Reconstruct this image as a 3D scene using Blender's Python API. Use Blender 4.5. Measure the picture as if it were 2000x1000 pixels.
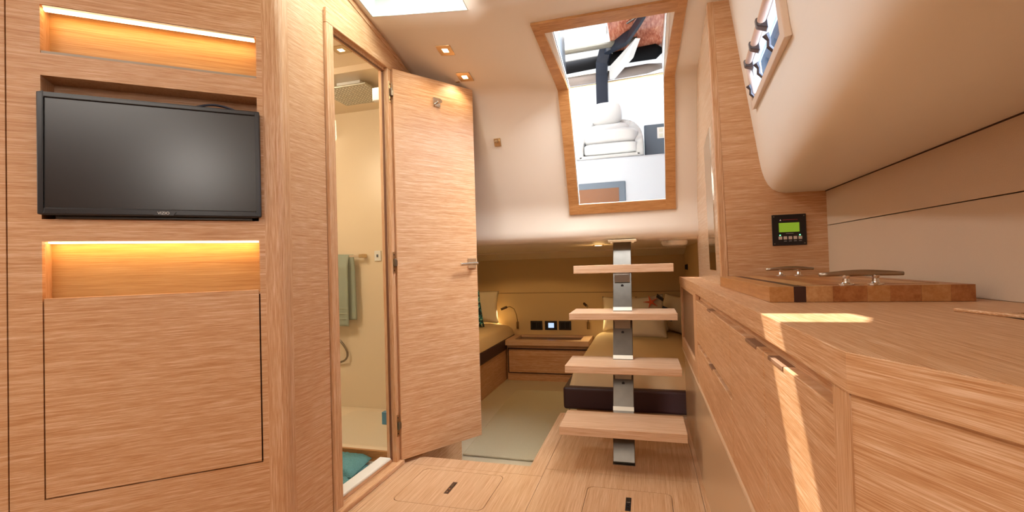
import bpy, bmesh, math, random
from mathutils import Vector, Matrix
random.seed(7)
for o in list(bpy.data.objects): bpy.data.objects.remove(o)
S = bpy.context.scene
COL = S.collection
# ------------------------------------------------------------------ camera
cam = bpy.data.cameras.new('camera'); cam.sensor_width = 36; cam.lens = 915/2000*36; cam.clip_start = .02
co = bpy.data.objects.new('camera', cam); COL.objects.link(co)
R_ = Vector((.96148, .27332, -.02923)); F_ = Vector((-.27284, .96187, .01923)).normalized()
R_ = (R_-F_*R_.dot(F_)).normalized(); U_ = R_.cross(F_)
co.matrix_world = Matrix(((R_.x, U_.x, -F_.x, 0), (R_.y, U_.y, -F_.y, 0), (R_.z, U_.z, -F_.z, 1.0), (0, 0, 0, 1)))
S.camera = co
# ------------------------------------------------------------------ world, sun, exposure
w = bpy.data.worlds.new('sky'); S.world = w; w.use_nodes = True
wt_ = w.node_tree; bg = wt_.nodes['Background']; bg.inputs[0].default_value = (.94, .97, 1, 1)
# hazy sky: even near the horizon, much brighter in a broad patch high to starboard
tcw = wt_.nodes.new('ShaderNodeTexCoord'); dp = wt_.nodes.new('ShaderNodeVectorMath'); dp.operation = 'DOT_PRODUCT'
dp.inputs[1].default_value = (.80, -.10, .59); wt_.links.new(tcw.outputs['Generated'], dp.inputs[0])
mrw = wt_.nodes.new('ShaderNodeMapRange'); mrw.interpolation_type = 'SMOOTHSTEP'
mrw.inputs['From Min'].default_value = .55; mrw.inputs['From Max'].default_value = .95; mrw.inputs['To Min'].default_value = 1.15; mrw.inputs['To Max'].default_value = 48
wt_.links.new(dp.outputs['Value'], mrw.inputs['Value']); 
dp2 = wt_.nodes.new('ShaderNodeVectorMath'); dp2.operation = 'DOT_PRODUCT'; dp2.inputs[1].default_value = (-.1, -.42, .90); wt_.links.new(tcw.outputs['Generated'], dp2.inputs[0])
mr2 = wt_.nodes.new('ShaderNodeMapRange'); mr2.interpolation_type = 'SMOOTHSTEP'
mr2.inputs['From Min'].default_value = .84; mr2.inputs['From Max'].default_value = .97; mr2.inputs['To Max'].default_value = 12
wt_.links.new(dp2.outputs['Value'], mr2.inputs['Value'])
adw = wt_.nodes.new('ShaderNodeMath'); wt_.links.new(mrw.outputs[0], adw.inputs[0]); wt_.links.new(mr2.outputs[0], adw.inputs[1]); wt_.links.new(adw.outputs[0], bg.inputs[1])
sun = bpy.data.lights.new('sun', 'SUN'); sun.energy = 13; sun.angle = math.radians(.5); sun.color = (1, .93, .80)
so = bpy.data.objects.new('sun', sun); COL.objects.link(so)
so.rotation_euler = Vector((.35, -.65, -1)).to_track_quat('-Z', 'Y').to_euler()
S.view_settings.view_transform = 'Standard'; S.view_settings.look = 'None'
S.view_settings.gamma = 1; S.view_settings.use_curve_mapping = False
S.view_settings.exposure = 0.1
def area(name, loc, to, sx, sy, e, col):
    l = bpy.data.lights.new(name, 'AREA'); l.shape = 'RECTANGLE'; l.size = sx; l.size_y = sy; l.energy = e; l.color = col
    o = bpy.data.objects.new(name, l); COL.objects.link(o); o.location = loc
    o.rotation_euler = Vector(to).to_track_quat('-Z', 'Y').to_euler(); return o
# added saloon fill lamps; the starboard window is inferred from the television glare
area('saloon_overhead_fill', (-.95, -.9, 2.28), (0, .15, -1), 1.1, 1.1, 25, (1, .93, .84))  # overhead fill added for the saloon; no skylight opens here
area('saloon_window_light', (.06, -1.2, 1.88), (-.66, .72, -.2), .42, .28, 12, (1, .94, .86))
area('saloon_port_fill', (-2.5, -.6, 1.7), (1, .35, .0), 1.3, .4, 6, (1, .95, .88))  # port side fill added for the saloon; no window opens here

area('port_recess_fill', (-1.12, 1.62, 2.29), (.80, -.02, -.55), .5, .10, 8, (.93, .97, 1))  # extra lamp added in the recess to whiten the coachroof side

# ------------------------------------------------------------------ materials
def nm(name):
    m = bpy.data.materials.new(name); m.use_nodes = True
    return m, m.node_tree, m.node_tree.nodes['Principled BSDF']
def plain(name, c, r=.5, metal=0, spec=.5, bump=0, bs=60, var=0):
    m, t, p = nm(name); p.inputs['Base Color'].default_value = (*c, 1); p.inputs['Roughness'].default_value = r
    p.inputs['Metallic'].default_value = metal; p.inputs['Specular IOR Level'].default_value = spec
    if bump or var:
        tc = t.nodes.new('ShaderNodeTexCoord'); n = t.nodes.new('ShaderNodeTexNoise'); n.inputs['Scale'].default_value = bs
        n.inputs['Detail'].default_value = 4; t.links.new(tc.outputs['Object'], n.inputs['Vector'])
        if bump:
            b = t.nodes.new('ShaderNodeBump'); b.inputs['Strength'].default_value = bump; b.inputs['Distance'].default_value = .004
            t.links.new(n.outputs[0], b.inputs['Height']); t.links.new(b.outputs[0], p.inputs['Normal'])
        if var:
            mx = t.nodes.new('ShaderNodeMix'); mx.data_type = 'RGBA'
            mx.inputs[6].default_value = (*[x*(1-var) for x in c], 1); mx.inputs[7].default_value = (*[min(1, x*(1+var)) for x in c], 1)
            t.links.new(n.outputs[0], mx.inputs[0]); t.links.new(mx.outputs[2], p.inputs['Base Color'])
    return m
def wood(name, scale, dark=(.44, .19, .07), mid=(.60, .335, .165), light=(.78, .54, .36), rough=.42, fine=1.0):
    m, t, p = nm(name); L = t.links
    tc = t.nodes.new('ShaderNodeTexCoord'); mp = t.nodes.new('ShaderNodeMapping'); mp.inputs['Scale'].default_value = scale
    L.new(tc.outputs['Object'], mp.inputs[0])
    n1 = t.nodes.new('ShaderNodeTexNoise'); n1.inputs['Scale'].default_value = .3; n1.inputs['Detail'].default_value = 4
    n2 = t.nodes.new('ShaderNodeTexNoise'); n2.inputs['Scale'].default_value = 1.5*fine; n2.inputs['Detail'].default_value = 4; n2.inputs['Roughness'].default_value = .65
    for n in (n1, n2): L.new(mp.outputs[0], n.inputs['Vector'])
    ad = t.nodes.new('ShaderNodeMath'); ad.operation = 'MULTIPLY_ADD'; ad.inputs[1].default_value = .3
    ad2 = t.nodes.new('ShaderNodeMath'); ad2.operation = 'MULTIPLY'; ad2.inputs[1].default_value = .7
    L.new(n2.outputs[0], ad2.inputs[0]); L.new(n1.outputs[0], ad.inputs[0]); L.new(ad2.outputs[0], ad.inputs[2])
    cr = t.nodes.new('ShaderNodeValToRGB'); e = cr.color_ramp.elements
    e[0].position = .35; e[0].color = (*dark, 1); e[1].position = .65; e[1].color = (*light, 1)
    k = e.new(.50); k.color = (*mid, 1)
    L.new(ad.outputs[0], cr.inputs[0]); L.new(cr.outputs[0], p.inputs['Base Color'])
    b = t.nodes.new('ShaderNodeBump'); b.inputs['Strength'].default_value = .3; b.inputs['Distance'].default_value = .001
    L.new(n2.outputs[0], b.inputs['Height']); L.new(b.outputs[0], p.inputs['Normal'])
    p.inputs['Roughness'].default_value = rough; p.inputs['Specular IOR Level'].default_value = .4
    return m
def emit(name, c, s):
    m, t, p = nm(name); p.inputs['Base Color'].default_value = (*c, 1)
    p.inputs['Emission Color'].default_value = (*c, 1); p.inputs['Emission Strength'].default_value = s; return m
def glassy(name, tint=(1, 1, 1), gl=.1):
    m = bpy.data.materials.new(name); m.use_nodes = True; t = m.node_tree; t.nodes.remove(t.nodes['Principled BSDF'])
    a = t.nodes.new('ShaderNodeBsdfTransparent'); a.inputs[0].default_value = (*tint, 1)
    g = t.nodes.new('ShaderNodeBsdfGlossy'); g.inputs['Roughness'].default_value = .02
    mx = t.nodes.new('ShaderNodeMixShader'); mx.inputs[0].default_value = gl
    t.links.new(a.outputs[0], mx.inputs[1]); t.links.new(g.outputs[0], mx.inputs[2])
    t.links.new(mx.outputs[0], t.nodes['Material Output'].inputs[0]); return m
WH = wood('oak horizontal grain', (9, 9, 430))
WV = wood('oak vertical grain', (430, 430, 9))
WY = wood('oak lengthwise grain', (430, 9, 430))
WFL = wood('oak floor boards', (250, 4, 250), dark=(.46, .24, .11), mid=(.60, .37, .21), light=(.72, .50, .33), rough=.38)
WX = wood('oak crosswise grain', (5, 300, 300), dark=(.48, .26, .13), mid=(.62, .40, .25), light=(.74, .54, .38))
WD = wood('varnished cherry trim', (10, 10, 120), dark=(.36, .15, .045), mid=(.46, .215, .075), light=(.55, .28, .11), rough=.3)
WDX = wood('varnished cherry trim crosswise', (10, 120, 120), dark=(.36, .15, .045), mid=(.46, .215, .075), light=(.55, .28, .11), rough=.3)
CREAM = plain('cream headliner', (.76, .665, .56), .55, bump=.05, bs=25)
CREAMW = plain('cream moulding', (.86, .81, .74), .42, bump=.06, bs=12)
HULLM = plain('beige vinyl hull lining', (.60, .46, .33), .6, bump=.2, bs=400)
WHITE = plain('white gelcoat', (.80, .80, .78), .3)
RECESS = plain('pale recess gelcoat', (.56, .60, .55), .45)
BATHM = plain('cream bathroom moulding', (.82, .68, .50), .3)
GOLDW = plain('cream fabric cabin lining', (.58, .42, .22), .8, bump=.1, bs=300)
DARKG = plain('shadow gap', (.05, .02, .01), .8)
STEEL = plain('brushed steel', (.25, .225, .19), .30, 1, var=.12, bs=30)
CHROME = plain('polished chrome', (.80, .78, .74), .12, 1)
BRASS = plain('satin nickel gold', (.62, .48, .30), .3, 1)
BLACK = plain('black plastic', (.012, .011, .013), .3)
BLACKM = plain('matt black', (.012, .010, .011), .5, spec=.25)
SCREEN = plain('television screen', (.008, .006, .006), .27, spec=.6)
LEATHER = plain('dark brown leather', (.035, .010, .010), .5, bump=.2, bs=200)
SHEET = plain('cream cotton sheet', (.66, .49, .28), .85, bump=.3, bs=30)
SHEET2 = plain('ivory cotton', (.78, .68, .50), .85, bump=.35, bs=25)
RUG = plain('sage carpet', (.50, .43, .28), .95, bump=.8, bs=500, var=.15)
LOWF = plain('pale lower floor moulding', (.52, .45, .31), .4)
TOWEL = plain('sage green towelling', (.36, .42, .34), .95, bump=.9, bs=350, var=.12)
MAT = plain('teal tufted cotton', (.10, .24, .23), .95, bump=1, bs=220, var=.45)
SEATW = plain('white vinyl upholstery', (.56, .565, .57), .45, bump=.1, bs=60)
NAVY = plain('dark blue grey paint', (.012, .016, .028), .5, spec=.2)
GREYB = plain('blue grey moulded plastic', (.10, .13, .17), .35)
GLASS = glassy('clear glass'); GLASSG = glassy('shower glass', (.98, .98, .97), .05)
LEDM = emit('warm led strip', (1, .70, .38), 9); LAMPM = emit('warm downlight diffuser', (1, .80, .50), 14)

# ------------------------------------------------------------------ mesh helpers
class M:
    def __init__(s): s.bm = bmesh.new()
    def poly(s, pts):
        return s.bm.faces.new([s.bm.verts.new(p) for p in pts])
    def hexa(s, p):      # 8 corners: bottom 4 ccw, top 4
        v = [s.bm.verts.new(q) for q in p]
        for f in ((3, 2, 1, 0), (4, 5, 6, 7), (0, 1, 5, 4), (1, 2, 6, 5), (2, 3, 7, 6), (3, 0, 4, 7)): s.bm.faces.new([v[i] for i in f])
        return s
    def box(s, x0, x1, y0, y1, z0, z1):
        return s.hexa([(x0, y0, z0), (x1, y0, z0), (x1, y1, z0), (x0, y1, z0), (x0, y0, z1), (x1, y0, z1), (x1, y1, z1), (x0, y1, z1)])
    def obox(s, O, A, B, C, a, b, c):
        O, A, B, C = map(Vector, (O, A, B, C))
        P = lambda i, j, k: O+A*i+B*j+C*k
        return s.hexa([P(a[0], b[0], c[0]), P(a[1], b[0], c[0]), P(a[1], b[1], c[0]), P(a[0], b[1], c[0]),
                       P(a[0], b[0], c[1]), P(a[1], b[0], c[1]), P(a[1], b[1], c[1]), P(a[0], b[1], c[1])])
    def prism(s, pts, d):  # planar 3d polygon extruded by vector d
        d = Vector(d); a = [s.bm.verts.new(p) for p in pts]; b = [s.bm.verts.new(Vector(p)+d) for p in pts]
        s.bm.faces.new(a); s.bm.faces.new(b[::-1]); n = len(a)
        for i in range(n): s.bm.faces.new([a[i], b[i], b[(i+1) % n], a[(i+1) % n]])
        return s
    def tube(s, pts, r, n=12, cap=True):
        pts = [Vector(p) for p in pts]; rs = r if isinstance(r, (list, tuple)) else [r]*len(pts); rings = []
        up = None
        for i, p in enumerate(pts):
            t = (pts[min(i+1, len(pts)-1)]-pts[max(i-1, 0)]).normalized()
            if up is None: up = t.orthogonal().normalized()
            else: up = (up-t*up.dot(t)).normalized()
            v = t.cross(up)
            rings.append([s.bm.verts.new(p+(up*math.cos(q*2*math.pi/n)+v*math.sin(q*2*math.pi/n))*rs[i]) for q in range(n)])
        for a, b in zip(rings, rings[1:]):
            for q in range(n): s.bm.faces.new([a[q], a[(q+1) % n], b[(q+1) % n], b[q]])
        if cap: s.bm.faces.new(rings[0][::-1]); s.bm.faces.new(rings[-1])
        return s
    def grid(s, f, nu, nv, wrap=False):
        V = [[s.bm.verts.new(f(i/nu, j/nv)) for j in range(nv+1)] for i in range(nu+1)]
        for i in range(nu):
            for j in range(nv): s.bm.faces.new([V[i][j], V[i+1][j], V[i+1][j+1], V[i][j+1]])
        return s
    def build(s, name, mat, parent=None, bevel=0, seg=2, smooth=False, solid=0, sub=0, recalc=True):
        bmesh.ops.remove_doubles(s.bm, verts=s.bm.verts, dist=1e-6)
        if recalc: bmesh.ops.recalc_face_normals(s.bm, faces=s.bm.faces)
        me = bpy.data.meshes.new(name)
        if parent is not None:
            bmesh.ops.transform(s.bm, matrix=WM[parent.name].inverted(), verts=s.bm.verts)
        if smooth:
            for f in s.bm.faces: f.smooth = True
        s.bm.to_mesh(me); s.bm.free(); me.materials.append(mat)
        o = bpy.data.objects.new(name, me); COL.objects.link(o)
        if parent is not None: o.parent = parent; WM[o.name] = WM[parent.name]
        else: WM[o.name] = Matrix()
        if solid: md = o.modifiers.new('thickness', 'SOLIDIFY'); md.thickness = solid; md.offset = 0
        if bevel: md = o.modifiers.new('bevel', 'BEVEL'); md.width = bevel; md.segments = seg; md.limit_method = 'ANGLE'
        if sub: md = o.modifiers.new('sub', 'SUBSURF'); md.levels = sub; md.render_levels = sub
        return o
WM = {}
def thing(name, label, cat, loc, group=None, kind=None):
    o = bpy.data.objects.new(name, None); COL.objects.link(o); o.location = loc; o.empty_display_size = .05
    WM[o.name] = Matrix.Translation(Vector(loc)); o['label'] = label
    if cat: o['category'] = cat
    if group: o['group'] = group
    if kind: o['kind'] = kind
    return o
def tag(o, label, cat, group=None):
    o['label'] = label; o['category'] = cat
    if group: o['group'] = group
    return o
def struct(o, label=None):
    o['kind'] = 'structure'
    if label: o['label'] = label
    return o
def text_part(name, body, size, mat, mw, parent, extr=.0004):
    c = bpy.data.curves.new(name, 'FONT'); c.body = body; c.size = size; c.extrude = extr; c.align_x = 'CENTER'; c.align_y = 'CENTER'
    t = bpy.data.objects.new('tmp', c); COL.objects.link(t)
    me = bpy.data.meshes.new_from_object(t.evaluated_get(bpy.context.evaluated_depsgraph_get()))
    bpy.data.objects.remove(t)
    me.transform(WM[parent.name].inverted() @ mw); me.materials.clear(); me.materials.append(mat)
    o = bpy.data.objects.new(name, me); COL.objects.link(o); o.parent = parent; WM[o.name] = WM[parent.name]; return o
def frame_mat(O, A, B):
    A = Vector(A).normalized(); B = Vector(B).normalized(); N = A.cross(B)
    return Matrix(((A.x, B.x, N.x, O[0]), (A.y, B.y, N.y, O[1]), (A.z, B.z, N.z, O[2]), (0, 0, 0, 1)))
def lerp(a, b, t): return a+(b-a)*t

# ================================================================== SHELL
XB = -1.25            # bathroom wall
LOW = -.25            # aft cabin sole
# floor with seams: three boards fields separated by 2 mm grooves over a dark underlay
m = M(); m.prism([(-2.6, -2.6, -.03), (.76, -2.6, -.03), (.76, 3.13, -.03), (-.581, 3.13, -.03), (-.581, 2.27, -.03), (-1.24, 2.27, -.03), (-1.24, 1.37, -.03), (-2.6, 1.37, -.03)], (0, 0, .024))
fl = struct(m.build('floor', DARKG)); g = .0018
def plank(x0, x1, y0, y1, mat=WFL, hole=None):
    m = M()
    if hole:
        a, b, c, d = hole
        for r in ((x0, a, y0, y1), (b, x1, y0, y1), (a, b, y0, c), (a, b, d, y1)): m.box(*r, -.02, 0)
    else: m.box(x0, x1, y0, y1, -.02, 0)
    o = m.build('floor_panel', mat, fl); return o
HA = (-1.089, -.675, 1.815, 2.14); HB = (-.28, .076, 1.78, 2.124)
plank(-2.6, -1.18-g, -2.6, 1.37); plank(-1.24, -1.18-g, 1.37, 2.27)
plank(-1.18, -.5-g, -2.6, 2.175-g, hole=HA)
plank(-1.18, -.5-g, 2.175, 2.27)
plank(-.581, -.5-g, 2.27, 3.13)
plank(-.5, .198-g, -2.6, 2.26-g, hole=HB)
plank(-.5, .198-g, 2.26, 3.13, WX if False else WFL)
plank(.198, .23, -2.6, 3.13)
# platform edge faces
struct(M().box(-.581, .23, 3.11, 3.135, LOW, -.021).box(-.583, -.565, 2.27, 3.11, LOW, -.021).box(-1.24, -.583, 2.255, 2.272, LOW, -.021).build('trim_1', WH), 'wooden riser face below the edge of the upper floor')
for (a, b, c, d), lab, hx, hy, ang in ((HA, 'square floor hatch beside the open bathroom door', -.88, 1.975, 0), (HB, 'floor hatch at the foot of the stairs', -.1, 2.0, 0)):
    t = thing('floor_hatch', lab, 'floor hatch', ((a+b)/2, (c+d)/2, 0), 'flush hatches in the cabin floor')
    # rounded rectangle lid
    e = .0022; r = .03; pts = []
    for cx, cy, s0 in ((b-e-r, d-e-r, 0), (a+e+r, d-e-r, 90), (a+e+r, c+e+r, 180), (b-e-r, c+e+r, 270)):
        for q in range(0, 91, 15): pts.append((cx+r*math.cos(math.radians(s0+q)), cy+r*math.sin(math.radians(s0+q)), -.018))
    M().prism(pts, (0, 0, .018)).build('lid', WFL, t)
    # floor fillets in the hatch corners
    pl = M().box(hx-.011, hx+.011, hy-.055, hy+.055, -.001, .0012).build('latch', BLACKM if hx > -.5 else plain('bronzed latch', (.16, .11, .08), .3, .8), t, bevel=.0006)
    M().box(hx-.0075, hx+.0075, hy+.008, hy+.047, .001, .004).build('pull_ring', STEEL, pl, bevel=.001)
    M().tube([(hx, hy-.04, .0012), (hx, hy-.04, .003)], .004).build('screw', CHROME, pl)
    M().tube([(hx, hy-.015, .0012), (hx, hy-.015, .003)], .004).build('screw', CHROME, pl)
    mm = M()
    for cx, cy, sx, sy in ((b, d, -1, -1), (a, d, 1, -1), (a, c, 1, 1), (b, c, -1, 1)):
        rr = r-.002
        arc = [(cx+sx*(rr-rr*math.sin(math.radians(q))), cy+sy*(rr-rr*math.cos(math.radians(q))), -.02) for q in range(0, 91, 15)]
        mm.prism([(cx, cy, -.02)]+arc, (0, 0, .02))
    mm.build('floor_fillet', WFL, fl)

# ---- ceiling / bulkhead profile (y, z)
def tilt(x, z): return .11*max(0, -.44-x)*max(0, min(1, (z-1.75)/.3))
PR = [(3.0, 1.135), (2.95, 1.136), (2.915, 1.146), (2.902, 1.172), (2.90, 1.21), (2.90, 1.30), (2.884, 1.360), (2.870, 1.393), (2.70, 1.78), (2.685, 1.815), (2.668, 1.855), (2.63, 1.93), (2.612, 1.96), (2.59, 1.982), (2.54, 1.998), (2.127, 2.089), (2.07, 2.102), (1.97, 2.1236), (1.90, 2.139), (1.30, 2.271), (.70, 2.36), (-2.6, 2.38)]
XS = [-2.6, -1.252, -1.22, -.73, -.60, -.425, -.38, -.07, .128, .17, .30, .41, .76]
m = M()
for i in range(len(PR)-1):
    (ya, za), (yb, zb) = PR[i], PR[i+1]
    for j in range(len(XS)-1):
        xa, xb = XS[j], XS[j+1]; xm = (xa+xb)/2
        if ya > 1.91 and (xm < -1.252): continue
        if -.38 < xm < .128 and za >= 1.360-1e-6 and yb >= 2.127-1e-6: continue          # companionway
        if -1.22 < xm < -.73 and 1.30-1e-6 <= yb and ya <= 1.97+1e-6: continue             # skylight recess
        if -.60 < xm < -.07 and 1.30-1e-6 <= yb and ya <= 1.90+1e-6: continue              # second recess
        if xm > .41 and ya > 1.0: continue
        m.poly([(xa, ya, za+tilt(xa, za)), (xb, ya, za+tilt(xb, za)), (xb, yb, zb+tilt(xb, zb)), (xa, yb, zb+tilt(xa, zb))])
ce = struct(m.build('ceiling', CREAM, smooth=True, recalc=False), 'cream moulded ceiling turning down into the wall around the companionway')
mod = ce.modifiers.new('t', 'SOLIDIFY'); mod.thickness = .02; mod.offset = -1
# skylight recesses
def recess(x0, x1, y0, y1, ztop, pane, name, rmat, lean=.07):
    m = M(); z = lambda x, y: (2.139+(1.90-y)*.22) + .11*max(0, -.44-x) + .001
    b = [(x0, y0, z(x0, y0)), (x1, y0, z(x1, y0)), (x1, y1, z(x1, y1)), (x0, y1, z(x0, y1))]
    t = [(x0+.02, y0-.03, ztop), (x1-.02, y0-.03, ztop), (x1-.02, y1+lean, ztop), (x0+.02, y1+lean, ztop)]
    for i in range(4): m.poly([b[i], b[(i+1) % 4], t[(i+1) % 4], t[i]])
    # top ring around the (quadrilateral) pane
    for i in range(4): m.poly([t[i], t[(i+1) % 4], (*pane[(i+1) % 4], ztop), (*pane[i], ztop)])
    o = struct(m.build(name, rmat, solid=.008))
    M().poly and None
    mg = M(); mg.prism([(*q, ztop+.01) for q in pane], (0, 0, .008)); mg.build('pane', glassy('smoked skylight acrylic', (.52, .56, .53), .06) if name == 'window_1' else GLASS, o)
    return o
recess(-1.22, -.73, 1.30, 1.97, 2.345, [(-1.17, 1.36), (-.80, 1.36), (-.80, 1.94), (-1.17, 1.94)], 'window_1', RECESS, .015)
recess(-.60, -.07, 1.30, 1.90, 2.34, [(-.50, 1.834), (-.162, 1.834), (-.083, 2.00), (-.44, 2.00)][0:4], 'window_2', RECESS)  # pane outline shaped so its sun patch lands on the worktop
# companionway reveal and hatch garage walls above deck
m = M()
prof = [p for p in PR if 1.360-1e-6 <= p[1] and p[0] >= 2.127-1e-6]
for x, sx in ((-.38, -1), (.128, 1)):
    for (ya, za), (yb, zb) in zip(prof, prof[1:]):
        m.hexa([(x, ya, za-.003), (x, ya+.045, za+.02), (x, yb+.045, zb+.03), (x, yb, zb-.003)][:4] + [(x+sx*.012, ya, za-.003), (x+sx*.012, ya+.045, za+.02), (x+sx*.012, yb+.045, zb+.03), (x+sx*.012, yb, zb-.003)])
m.box(-.38, .128, 2.886, 2.94, 1.347, 1.361)
struct(m.build('trim_2', WHITE), 'white lining around the inside of the companionway opening')
# cherry frame around companionway
fr = thing('trim_3', 'varnished cherry wood frame around the companionway opening', None, (-.13, 2.89, 1.3), kind='structure')
def strip(xa, xb, xa2, xb2, pts, name, mat):
    m = M(); n = len(pts)
    for i in range(n-1):
        (ya, za), (yb, zb) = pts[i], pts[i+1]; s0 = i/(n-1)
        def off(k):
            a = pts[max(k-1, 0)]; b = pts[min(k+1, n-1)]; ty, tz = b[0]-a[0], b[1]-a[1]; L = math.hypot(ty, tz)
            c1, c2 = (-tz/L, ty/L), (tz/L, -ty/L)
            return c1 if c1[0]+c1[1] < c2[0]+c2[1] else c2
        (oy, oz), (py, pz) = off(i), off(i+1)
        def X(y): t = max(0, min(1, (2.6-y)/.53)); return lerp(xa, xa2, t), lerp(xb, xb2, t)
        A0, A1 = X(ya); B0, B1 = X(yb); h = .012
        m.hexa([(A0, ya, za), (A1, ya, za), (B1, yb, zb), (B0, yb, zb), (A0, ya+oy*h, za+oz*h), (A1, ya+oy*h, za+oz*h), (B1, yb+py*h, zb+pz*h), (B0, yb+py*h, zb+pz*h)])
    return m.build(name, mat, fr)
side = [(2.90, 1.303), (2.884, 1.360), (2.870, 1.393), (2.685, 1.815), (2.60, 1.975), (2.59, 1.982), (2.54, 1.998), (2.07, 2.102)]
strip(-.44, -.38, -.468, -.425, side, 'frame_side', WD)
strip(.128, .183, .165, .209, side, 'frame_side', WD)
strip(-.38, .128, -.38, .128, [(2.90, 1.303), (2.884, 1.360)], 'frame_sill', WDX)
strip(-.43, .17, -.43, .17, [(2.135, 2.0875), (2.07, 2.102)], 'frame_head', WDX)

# ---- bathroom wall (x = -1.25) with door opening y 1.688..2.115, z .045..2.01
def ctop(x, y):
    for (ya, za), (yb, zb) in zip(PR, PR[1:]):
        if yb <= y <= ya: 
            z = lerp(za, zb, (ya-y)/(ya-yb)); return z+tilt(x, z)
    return 2.3
D0, D1, DZ0, DZ1 = 1.69, 2.115, .03, 2.015
bw = thing('wall_left', 'oak panelled wall holding the bathroom doorway', None, (XB, 1.9, 0), kind='structure')
t_ = .03
def wallpoly(y0, y1, z0, z1=None, x=XB, mat=WH, name='panel', th=t_):
    z = lambda y: (ctop(XB, y)+.01 if z1 is None else z1)
    m = M(); m.prism([(x, y0, z0), (x, y1, z0), (x, y1, z(y1)), (x, y0, z(y0))], (-th, 0, 0)); return m.build(name, mat, bw)
wallpoly(1.44, 1.64, 0); wallpoly(1.64, 2.16, 2.08); wallpoly(2.16, 2.30, 0)
m = M(); zt = ctop(XB, 2.3)
m.prism([(XB, 2.30, LOW), (XB, 2.88, LOW), (XB, 2.88, 1.25), (XB, 2.87, 1.4), (XB, 2.66, 1.86), (XB, 2.5, 2.09), (XB, 2.30, zt+.01)], (-t_, 0, 0)); m.build('panel', WH, bw)
M().box(XB-.005, -1.185, 2.272, 2.85, LOW, -.002).build('base_panel', WH, bw)
# seam bead under ceiling
m = M(); 
for y0, y1 in ((1.44, 1.9), (1.9, 2.3)):
    m.hexa([(XB, y0, ctop(XB, y0)-.03), (XB+.004, y0, ctop(XB, y0)-.03), (XB+.004, y1, ctop(XB, y1)-.03), (XB, y1, ctop(XB, y1)-.03), (XB, y0, ctop(XB, y0)+.01), (XB+.004, y0, ctop(XB, y0)+.01), (XB+.004, y1, ctop(XB, y1)+.01), (XB, y1, ctop(XB, y1)+.01)])
m.build('top_bead', WY, bw)
# door casing
dc = thing('trim_4', 'oak casing around the bathroom doorway', None, (XB, 1.9, 0), kind='structure')
M().box(XB-.036, XB+.014, 1.645, D0, 0, 2.03).build('casing_side', WV, dc, bevel=.003)
M().box(XB-.036, XB+.014, 1.645, 2.17, 2.03, 2.095).build('casing_head', WY, dc, bevel=.003)
M().box(XB-.034, XB-.006, D0, 2.125, 2.018, 2.03).box(XB-.036, XB-.02, 2.117, 2.125, .03, 2.018).build('door_stop', WV, dc)
M().box(XB-.02, XB-.012, 2.1165, 2.1249, .03, 2.01).box(XB-.018, XB-.010, D0, 2.12, 2.013, 2.0179).build('seal', plain('dark brown seal', (.16, .06, .025), .5), dc)
M().box(XB-.04, XB+.012, 2.125, 2.165, .0, 2.03).build('jamb', WV, dc, bevel=.002)
M().box(XB-.06, XB+.035, 1.645, 2.165, 0, .022).box(XB-.06, XB-.012, 1.69, 2.125, .022, .04).build('threshold', WY, dc, bevel=.004)
M().box(XB-.075, XB-.012, D0, 2.112, .035, .05).build('white_sill', plain('white sill', (.75, .72, .64), .35), dc, bevel=.006)

# saloon walls behind the camera
struct(M().box(-2.62, -2.60, -2.6, .4, 0, 2.4).build('wall_forward_left', CREAM)); struct(M().box(-2.62, .8, -2.62, -2.60, 0, 2.4).build('wall_forward', WH))
# ---- TV wall basis
P0 = Vector((-1.25, 1.375, 0)); D = Vector((.767, .642, 0)).normalized(); N = Vector((D.y, -D.x, 0)); Z = Vector((0, 0, 1))
def O(m, s0, s1, z0, z1, d0, d1): return m.obox(P0, D, Z, N, (s0, s1), (z0, z1), (d0, d1))
mc = thing('media_cabinet', 'tall oak wall cabinet with lit niches beside the bathroom doorway', 'cabinet', P0+D*-.35)
CT = 2.45
m = M(); T = -.02
O(m, -.713, -.637, 0, CT, T, 0); O(m, -.061, -.042, 0, CT, T, 0)
O(m, -.637, -.061, 1.833, CT, T, 0); O(m, -.637, -.061, 1.616, 1.684, T, 0); O(m, -.637, -.061, 1.112, 1.179, T, 0); O(m, -.637, -.061, 0, .342, T, 0)
m.build('front_panel', WH, mc)
m = M()
O(m, -.655, -.04, .93, 1.116, -.075, -.06)
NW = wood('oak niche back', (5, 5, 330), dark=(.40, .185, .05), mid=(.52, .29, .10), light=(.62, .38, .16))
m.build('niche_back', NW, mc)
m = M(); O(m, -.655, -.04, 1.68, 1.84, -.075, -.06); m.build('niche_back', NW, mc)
m = M(); O(m, -.655, -.04, 1.17, 1.63, -.10, -.085); m.build('television_niche_back', WH, mc)
m = M()
for z0, z1 in ((.925, 1.112), (1.684, 1.833)):
    O(m, -.655, -.637, z0, z1, -.06, T); O(m, -.061, -.045, z0, z1, -.06, T); O(m, -.655, -.045, z1, z1+.012, -.06, T); O(m, -.655, -.045, z0-.012, z0, -.06, T)
O(m, -.655, -.637, 1.179, 1.616, -.085, T); O(m, -.061, -.045, 1.179, 1.616, -.085, T); O(m, -.655, -.045, 1.616, 1.628, -.085, T); O(m, -.655, -.045, 1.167, 1.179, -.085, T)
m.build('niche_sides', WV, mc)
m = M(); O(m, -.636, -.062, 1.684, 1.692, -.045, -.002); m.build('shelf_lip', plain('grey brown lip', (.36, .30, .22), .4), mc)
m = M(); O(m, -.6335, -.0655, .346, .94, T, .001); o = m.build('flap_door', WH, mc, bevel=.0015)
m = M(); O(m, -.637, -.061, .342, .925, -.03, -.019); m.build('flap_gap', DARKG, mc)
m = M(); O(m, -1.7, -.7165, 0, CT, T, 0); o = m.build('side_door', WH, mc, bevel=.001)
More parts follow.
